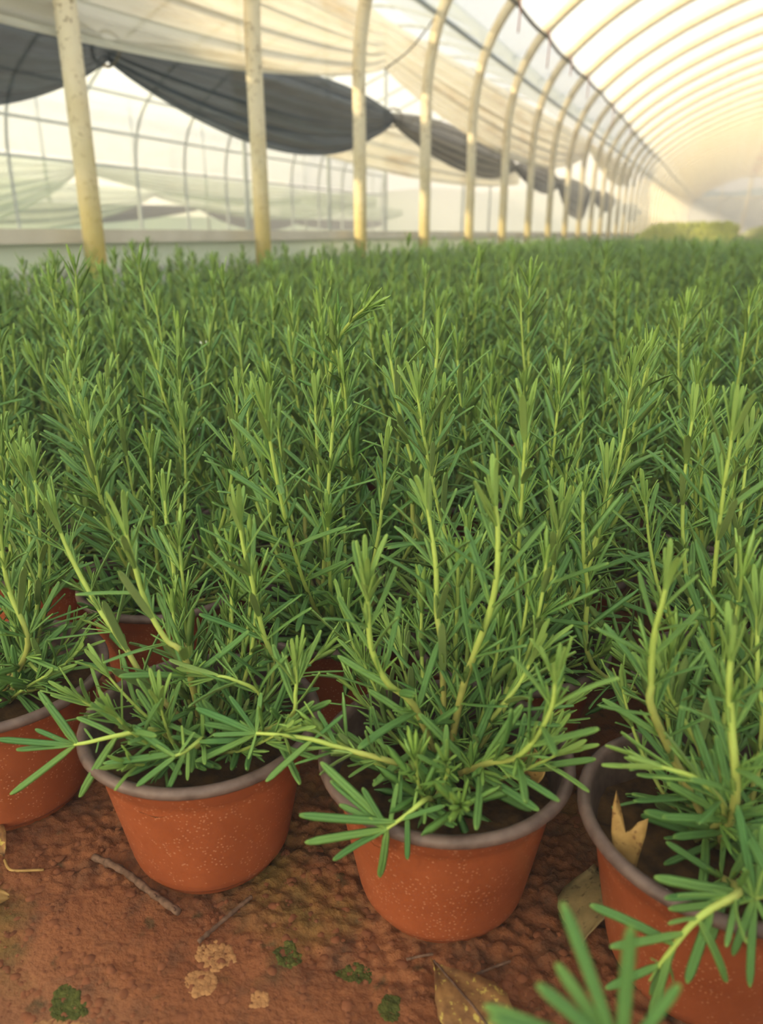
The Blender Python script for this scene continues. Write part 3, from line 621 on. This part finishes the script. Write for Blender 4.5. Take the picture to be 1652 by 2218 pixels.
# second row: leaves one by one
second = [s for s in near if s[2] == 1]
rr = np.random.default_rng(21)
TALL = [(-.1036 - GX, [(700, 1320, .45), (708, 1110, .455), (718, 960, .46), (722, 900, .46)]),
        (-.1036 - GX, [(660, 1150, .50), (690, 950, .52), (716, 800, .525), (728, 740, .525), (765, 690, .522), (790, 668, .52)]),
        (-.1036 + GX, [(1300, 1460, .44), (1272, 1265, .435), (1263, 1190, .433), (1262, 1060, .433)]),
        (-.1036, [(900, 1150, .49), (930, 950, .50), (945, 780, .51), (947, 730, .51)])]
BEHIND = {-2: 'second row rosemary behind the pot crossed by its neighbour\'s shoot', -1: 'second row rosemary behind the pot with a twig at its base',
          0: 'second row rosemary behind the pot with the drooping front shoot', 1: 'second row rosemary behind the pot holding the torn dead leaf'}
for (x, y, j) in second:
    st = [(P + np.array([x, y, 0]), r, .038) for P, r in random_stems(rr, 1.06)]
    for bx_, pts in TALL:
        if abs(x - bx_) < GX*.5: st.append((smooth_path([np.array([x, y, .074])] + [ony(Y_, a_, b2_) for a_, b2_, Y_ in pts], 26), .0016, .036))
    hero_plant(x, y, st, BEHIND.get(round((x + .1036)/GX), 'second row rosemary at the end of the row, behind no front pot'), rr, int(rr.integers(0, 3)), 'second row of potted rosemary', cap=300)
# prototypes for the rest
class Proto: pass
protos = []
for k in range(9):
    rng = np.random.default_rng(100 + k); p = Proto(); p.stems = []; allL = []; sv = []
    for P, r in random_stems(rng, .98 + .16*rng.random()):
        lv = [q for q in stem_leaves(P, rng, Lmax=.038) if not through_wall(q[0])]; v, f, t = stem_mesh(P, r); fv = foliage(lv, LO)
        p.stems.append((mesh('stem', v, f, 'stem', None, t), mesh('foliage', fv[0], fv[1], ['leaf_top', 'leaf_under'], fv[2], fv[3])))
        allL += lv; sv.append((v, f, t))
    V, Fc = join([(a, b) for a, b, _ in sv]); p.stem_all = mesh('stems', V, Fc, 'stem', None, np.concatenate([t for *_, t in sv]))
    fv = foliage(allL, LO); p.fol_all = mesh('foliage', fv[0], fv[1], ['leaf_top', 'leaf_under'], fv[2], fv[3]); p.leaves = allL; p.sv = (V, Fc); protos.append(p)
def bed_label(y, j):
    if j < 9: return 'rosemary in the %s row of pots, counted from the bare soil' % ORD[j]
    k = min(int((y - HY[0])/1.0035), 11)
    return 'rosemary deep in the bed, between the %s and %s cream hoops' % (ORD[k], ORD[k + 1])
others = [s for s in near if s[2] > 1][:290]; far = [s for s in near if s[2] > 1][290:] + [s for s in rest if s[1] > .42]
for n_, (x, y, j) in enumerate(others):
    p = protos[rr.integers(0, len(protos))]; o = plant_root(x, y, bed_label(y, j), GRP, rr.random()*2*PI, (rr.normal(0, .03), rr.normal(0, .03))); s = .91 + .19*rr.random(); 
    if j <= 4:
        q = link('pot', pot_me, o); link('rim', rim_me, q); link('soil', SOILS[n_ % 3], o)
        for a, b in p.stems: so_ = link('stem', a, o); link('foliage', b, so_, kind='stuff'); so_.scale = (1, 1, s)
    else:
        link('pot', pl_me, o); a = link('stems', p.stem_all, o, kind='stuff'); b = link('foliage', p.fol_all, o, kind='stuff'); a.scale = b.scale = (1, 1, s)
# the rest of the bed, too many to count
geoF = (FV, FF, np.zeros(len(FF), int), FV[:, 1])
Vs, Fs, Ts, off = [], [], [], 0
sub = []
for p in protos:
    big = [q for q in p.leaves if q[2] or rr.random() < .25]; sub.append(foliage(big, geoF))
for (x, y, j) in far:
    v, f, m, t = sub[rr.integers(0, len(sub))]; a = rr.random()*2*PI; c, s_ = math.cos(a), math.sin(a)
    Vs.append(v @ np.array([[c, s_, 0], [-s_, c, 0], [0, 0, .91 + .19*rr.random()]]) + [x, y, 0]); Fs.append(f + off); Ts.append(t); off += len(v)
link('rosemary_bed', mesh('rosemary_bed', np.concatenate(Vs), np.concatenate(Fs), 'leaf_top', None, np.concatenate(Ts)), kind='stuff', label='mass of rosemary foliage filling the bed farther down the tunnel', cat='foliage')
# yellow-green crop beyond the bed; its sunlit look is put into the colour
def crop(name, x0, x1, y0, y1, h, n, seed, label):
    g_ = np.random.default_rng(seed); px, py = g_.uniform(x0, x1, n), g_.uniform(y0, y1, n); V, Fc = [], []
    a = g_.random(n)*2*PI; hh = h*(.6 + .5*g_.random(n))*np.clip(np.minimum((px - x0)/.45 + .15, (py - y0)/3 + .35), 0, 1); wv = .03 + .03*g_.random(n); lean = g_.random(n)*.16
    dx, dy = np.cos(a), np.sin(a)
    b0 = np.stack([px - dy*wv*.4, py + dx*wv*.4, 0*px], 1); b1 = np.stack([px + dy*wv*.4, py - dx*wv*.4, 0*px], 1)
    m0 = np.stack([px - dy*wv + dx*lean*.4, py + dx*wv + dy*lean*.4, hh*.6], 1); m1 = np.stack([px + dy*wv + dx*lean*.4, py - dx*wv + dy*lean*.4, hh*.6], 1)
    t0 = np.stack([px - dy*wv*.2 + dx*lean, py + dx*wv*.2 + dy*lean, hh], 1); t1 = np.stack([px + dy*wv*.2 + dx*lean, py - dx*wv*.2 + dy*lean, hh], 1)
    V = np.stack([b0, b1, m0, m1, t0, t1], 1).reshape(-1, 3); k = (np.arange(n)*6)[:, None]
    Fc = np.concatenate([k + [0, 1, 3, 2], k + [2, 3, 5, 4]])
    link(name, mesh(name, V, Fc, 'crop_green'), kind='stuff', label=label, cat='foliage')
crop('young_crop', -1.35, .12, 11, 34, .49, 24000, 5, 'yellow green crop, coloured as if sunlit, beyond the rosemary bed, on the hoop side of the far path')
crop('young_crop', .42, 3.2, 11, 34, .49, 22000, 6, 'yellow green crop, coloured as if sunlit, on the other side of the far path')
# ------------------------------------------------------------------ things lying on the soil
def flat_leaf(name, tipA, tipB, width, mat, label, curl=.25, lift=.004, teeth=0., twist=0., z0=None, notch=False, n=16, point=False):
    """A dry leaf from stalk end tipA to tipB (world xy or xyz), with midrib fold, curl and thickness."""
    A_ = np.array(tipA, float); B_ = np.array(tipB, float); d = B_ - A_; L = np.linalg.norm(d); d = d/L; upv = np.array([0, 0, 1.]) ; side = unit(np.cross(d, upv)); nn = np.cross(side, d)
    c, s_ = math.cos(twist), math.sin(twist); side, nn = side*c + nn*s_, nn*c - side*s_
    V, Fc = [], []; m = 7
    for i in range(n + 1):
        s = i/n; w_ = width*.5*max(.03, math.sin(PI*s**(.8 if not point else 1.1)))**(.85 if not point else 1.25)*(1 + teeth*((i % 2) - .5))
        for q in np.linspace(-1, 1, m):
            if notch and s > .72: wq = w_*q; ss = s - (.16*(1 - abs(q))*(s - .72)/.28)
            else: wq = w_*q; ss = s
            hgt = curl*width*(q*q*.6 + .25*math.sin(3*s + q*2)) + lift*(1 + math.sin(PI*s)) + (.0012 if abs(q) < .1 else 0)
            V.append(A_ + d*L*ss + side*wq + nn*hgt)
    for i in range(n):
        for j in range(m - 1): Fc.append((i*m + j, i*m + j + 1, (i+1)*m + j + 1, (i+1)*m + j))
    me = mesh(name, V, Fc, mat); o = link(name, me, label=label, cat='leaf')
    so2 = o.modifiers.new('thickness', 'SOLIDIFY'); so2.thickness = .0006; return o
def G(x, y, z=.0): return onz(z, x, y)
lf = flat_leaf('fallen_leaf', G(935, 2095, .003), G(1120, 2330, .003), .036, 'dead_leaf_yellow', 'fallen yellow and brown mottled leaf lying on the soil before the front pots', .12, .003, .05, point=True)
def ribs(o, A_, B_, width, n=5):
    A_, B_ = np.array(A_), np.array(B_); d = B_ - A_; L = np.linalg.norm(d); d /= L; sd = unit(np.cross(d, [0, 0, 1])); parts = [tube([A_ + d*L*.02 + [0, 0, .006], A_ + d*L*.5 + [0, 0, .0085], A_ + d*L*.98 + [0, 0, .006]], .0006, 5, cap=False)]
    v, f = join(parts); link('midrib', mesh('midrib', v, f, 'twig_bark'), o)
ribs(lf, G(935, 2095, .003), G(1120, 2330, .003), .036)
flat_leaf('fallen_leaf', G(1268, 2070, .003), G(1300, 1890, .012), .036, 'dead_leaf_grey', 'dull tan fallen leaf leaning between two pot bases', .15, .003, .04, .5, point=True)
flat_leaf('fallen_leaf', G(-60, 1800, .004), G(12, 1862, .004), .022, 'dead_leaf_yellow', 'small curled yellowish leaf with long thin stalk on the soil', .2, .003)
pole('leaf_stalk', smooth_path([G(10, 1862, .004), G(18, 1880, .003), G(35, 1886, .003), G(95, 1884, .003)], 12), .0009, 'dead_leaf_tan', 5, label='thin curved dry leaf stalk on the soil', cat='stalk')
flat_leaf('fallen_leaf', G(-30, 1965, .003), G(22, 1950, .003), .012, 'dead_leaf_tan', 'tiny dry leaf fragment on the clodded soil', .2, .002)
def outline_leaf(name, px, Yp, mat, label, bend=6.):
    O = np.array([ony(Yp, *q) for q in px]); c0 = O.mean(0); n = len(O); V, Fc = [c0], []; R_ = 5
    for i in range(1, R_ + 1): V += [c0 + (p - c0)*i/R_ for p in O]
    V = np.array(V); V[:, 1] += bend*(V[:, 0] - c0[0])**2 + .004*np.sin((V[:, 2] - c0[2])*60)
    for j in range(n): Fc.append((0, 1 + j, 1 + (j+1) % n))
    for i in range(R_ - 1):
        for j in range(n): a, b2 = 1 + i*n + j, 1 + i*n + (j+1) % n; Fc.append((a, a + n, b2 + n, b2))
    o = link(name, mesh(name, V, Fc, mat), label=label, cat='leaf'); m = o.modifiers.new('thickness', 'SOLIDIFY'); m.thickness = .0006; return o
outline_leaf('fallen_leaf', [(1333, 1722), (1329, 1760), (1336, 1792), (1346, 1794), (1356, 1802), (1368, 1799), (1380, 1786), (1403, 1780), (1397, 1812), (1384, 1850), (1376, 1880), (1350, 1872), (1330, 1845), (1324, 1800), (1325, 1755)], .308, 'dead_leaf_tan', 'torn dead tan leaf standing inside a pot rim')
flat_leaf('fallen_leaf', ony(.335, 1160, 1700), ony(.345, 1150, 1610), .022, 'dead_leaf_tan', 'dead tan leaf tucked against the inside of a pot wall', .2, .001, .0, 1.0)
def twig(name, pts, r, label, knots=True):
    P = smooth_path([G(x, y, .0035) for x, y in pts], 26); rad = r*(1 + .16*np.sin(np.arange(26)*1.9) + .25*(np.arange(26) % 9 == 4)); v, f = tube(P, rad, 8)
    o = link(name, mesh(name, v, tidy(f), 'twig_bark'), label=label, cat='twig')
    if knots:
        for q in (17, 23): v, f = tube([P[q], P[q] + [.004, -.003, .003]], [r*.7, r*.35], 6); link('knot', mesh('knot', v, tidy(f), 'twig_bark'), o)
twig('twig', [(203, 1856), (265, 1885), (330, 1935), (388, 1976)], .0021, 'knobbly brown twig lying against the base of a pot')
twig('twig', [(430, 2040), (470, 2005), (520, 1962), (545, 1942)], .0012, 'thin straight brown twig pointing at a pot base', False)
for pts, lab in (([(880, 2078), (905, 2072), (938, 2066)], 'short grey twig fragment at the foot of a pot'), ([(1022, 2115), (1060, 2098), (1105, 2082)], 'hair thin pale twig beyond the mottled fallen leaf')):
    twig('twig', pts, .0007, lab, False)
# crumbs and moss
def blob_mass(name, n, region, rs, mat, label, seed, cat, flat=.6):
    g_ = np.random.default_rng(seed); base = [np.array(v) for v in ((1, 0, 0), (-1, 0, 0), (0, 1, 0), (0, -1, 0), (0, 0, 1), (.7, .7, .1), (-.7, .7, 0), (.7, -.7, 0), (-.7, -.7, .1))]
    bv = np.array(base); bf = [(4, 0, 5), (4, 5, 2), (4, 2, 6), (4, 6, 1), (4, 1, 8), (4, 8, 3), (4, 3, 7), (4, 7, 0)]; V, Fc = [], []
    for i in range(n):
        x, y = region(g_); r = rs[0] + (rs[1] - rs[0])*g_.random()**2.5; v = bv*r*(.75 + .5*g_.random((9, 1)))*[1, .7 + .5*g_.random(), flat]; a = g_.random()*6.28; c, s_ = math.cos(a), math.sin(a)
        v = v @ np.array([[c, s_, 0], [-s_, c, 0], [0, 0, 1]]) + [x, y, float(ground_h(x, y))]; Fc += [tuple(k + len(V) for k in q) for q in bf]; V += list(v)
    link(name, mesh(name, V, Fc, mat), kind='stuff', label=label, cat=cat)
def reg(g_):
    while True:
        p = G(g_.uniform(-60, 1300), g_.uniform(1750, 2230))
        if all((p[0] - q[0])**2 + (p[1] - q[1])**2 > .045**2 for q in POTS.values()): return p[0], p[1]
blob_mass('soil_crumbs', 1100, reg, (.0005, .0032), 'soil_crumb', 'loose red soil crumbs strewn before the pots', 3, 'soil')
def patch(name, cx, cy, rx, ry, mat, label, cat, seed, h=0):
    def rg(g_):
        a, q = g_.random()*6.283, math.sqrt(g_.random()); q *= .7 + .5*float(vnoise(np.array(math.cos(a)*2 + 9.), np.array(math.sin(a)*2 + 9.), seed)); p = G(cx + rx*q*math.cos(a), cy + ry*q*math.sin(a)); return p[0], p[1]
    blob_mass(name, int(rx*ry*.45), rg, (.0005, .0017), mat, label, seed, cat, .55)
patch('moss_patch', 145, 2175, 38, 34, 'moss', 'dark green moss cushion on open soil', 'moss', 1)
patch('moss_patch', 625, 2072, 26, 26, 'moss', 'olive moss clump between two pots on open soil', 'moss', 2)
patch('moss_patch', 770, 2105, 34, 20, 'moss', 'small dark moss clump before the drooping shoot', 'moss', 3)
patch('moss_patch', 845, 2178, 22, 28, 'moss', 'round dark moss clump beside the mottled fallen leaf', 'moss', 4)
patch('soil_crust', 470, 2072, 44, 30, 'pale_crust', 'pale sandy crust patch with ragged edge', 'crust', 5, .0007)
patch('soil_crust', 438, 2132, 34, 32, 'pale_crust', 'pale sandy crust patch with yellow green algae spot', 'crust', 6, .0007)
patch('soil_crust', 562, 2172, 20, 18, 'pale_crust', 'small round pale crust patch', 'crust', 7, .0007)
patch('soil_crust', 120, 2235, 90, 26, 'pale_crust', 'long pale crust streak below the moss cushion', 'crust', 8, .0007)
# white weed flowers and a yellow blade among the rosemary
for (fx, fy, Y_, n_) in ((440, 745, .86, 5), (424, 933, .62, 4)):
    c0 = ony(Y_, fx, fy); o = bpy.data.objects.new('weed_flower', None); C.objects.link(o); o.location = (c0[0], c0[1], .01)
    o['label'] = 'tiny white weed flower rising %s the rosemary tips' % ('just above' if n_ == 5 else 'half hidden below'); o['category'] = 'flower'
    h = c0[2] - .01; v, f = tube([(0, 0, 0), (.004, .002, h*.6), (0, 0, h)], .0006, 5); link('stalk', mesh('stalk', v, tidy(f), 'leaf_top', None, np.full(len(v), .6)), o)
    for q in range(n_):
        a = q*2.4; v, f = lathe([(.0001, -.001), (.0022, .0002), (.0026, .0014), (.0012, .0024), (.0001, .0026)], 8); link('floret', mesh('floret', v + [.003*math.cos(a), .003*math.sin(a), h + .0012*(q % 2)], f, 'petal'), o)
P = smooth_path([ony(.80, 485, 900), ony(.80, 484, 850), ony(.80, 492, 800)], 10); v, f = tube(P, np.linspace(.0014, .0005, 10), 5, np.linspace(.0005, .0003, 10)); link('grass_blade', mesh('grass_blade', v, tidy(f), 'yellow_blade'), label='single yellow grass blade among the green rosemary', cat='grass')
for (x, y) in ((1500, 1528), (1530, 1520), (1472, 1745), (1432, 1790)):
    p = ony(.36 if y < 1600 else .30, x, y) if y > 1600 else onz(.083, x, y); v, f = lathe([(.0002, -.002), (.0019, -.0008), (.0021, .0006), (.0008, .0018), (.0001, .0019)], 9)
    link('perlite_grain', mesh('perlite_grain', v*[1, .8, 1], f, 'perlite'), loc=(p[0], p[1], .0765), label='white perlite grain on potting soil', cat='perlite', group='perlite grains')
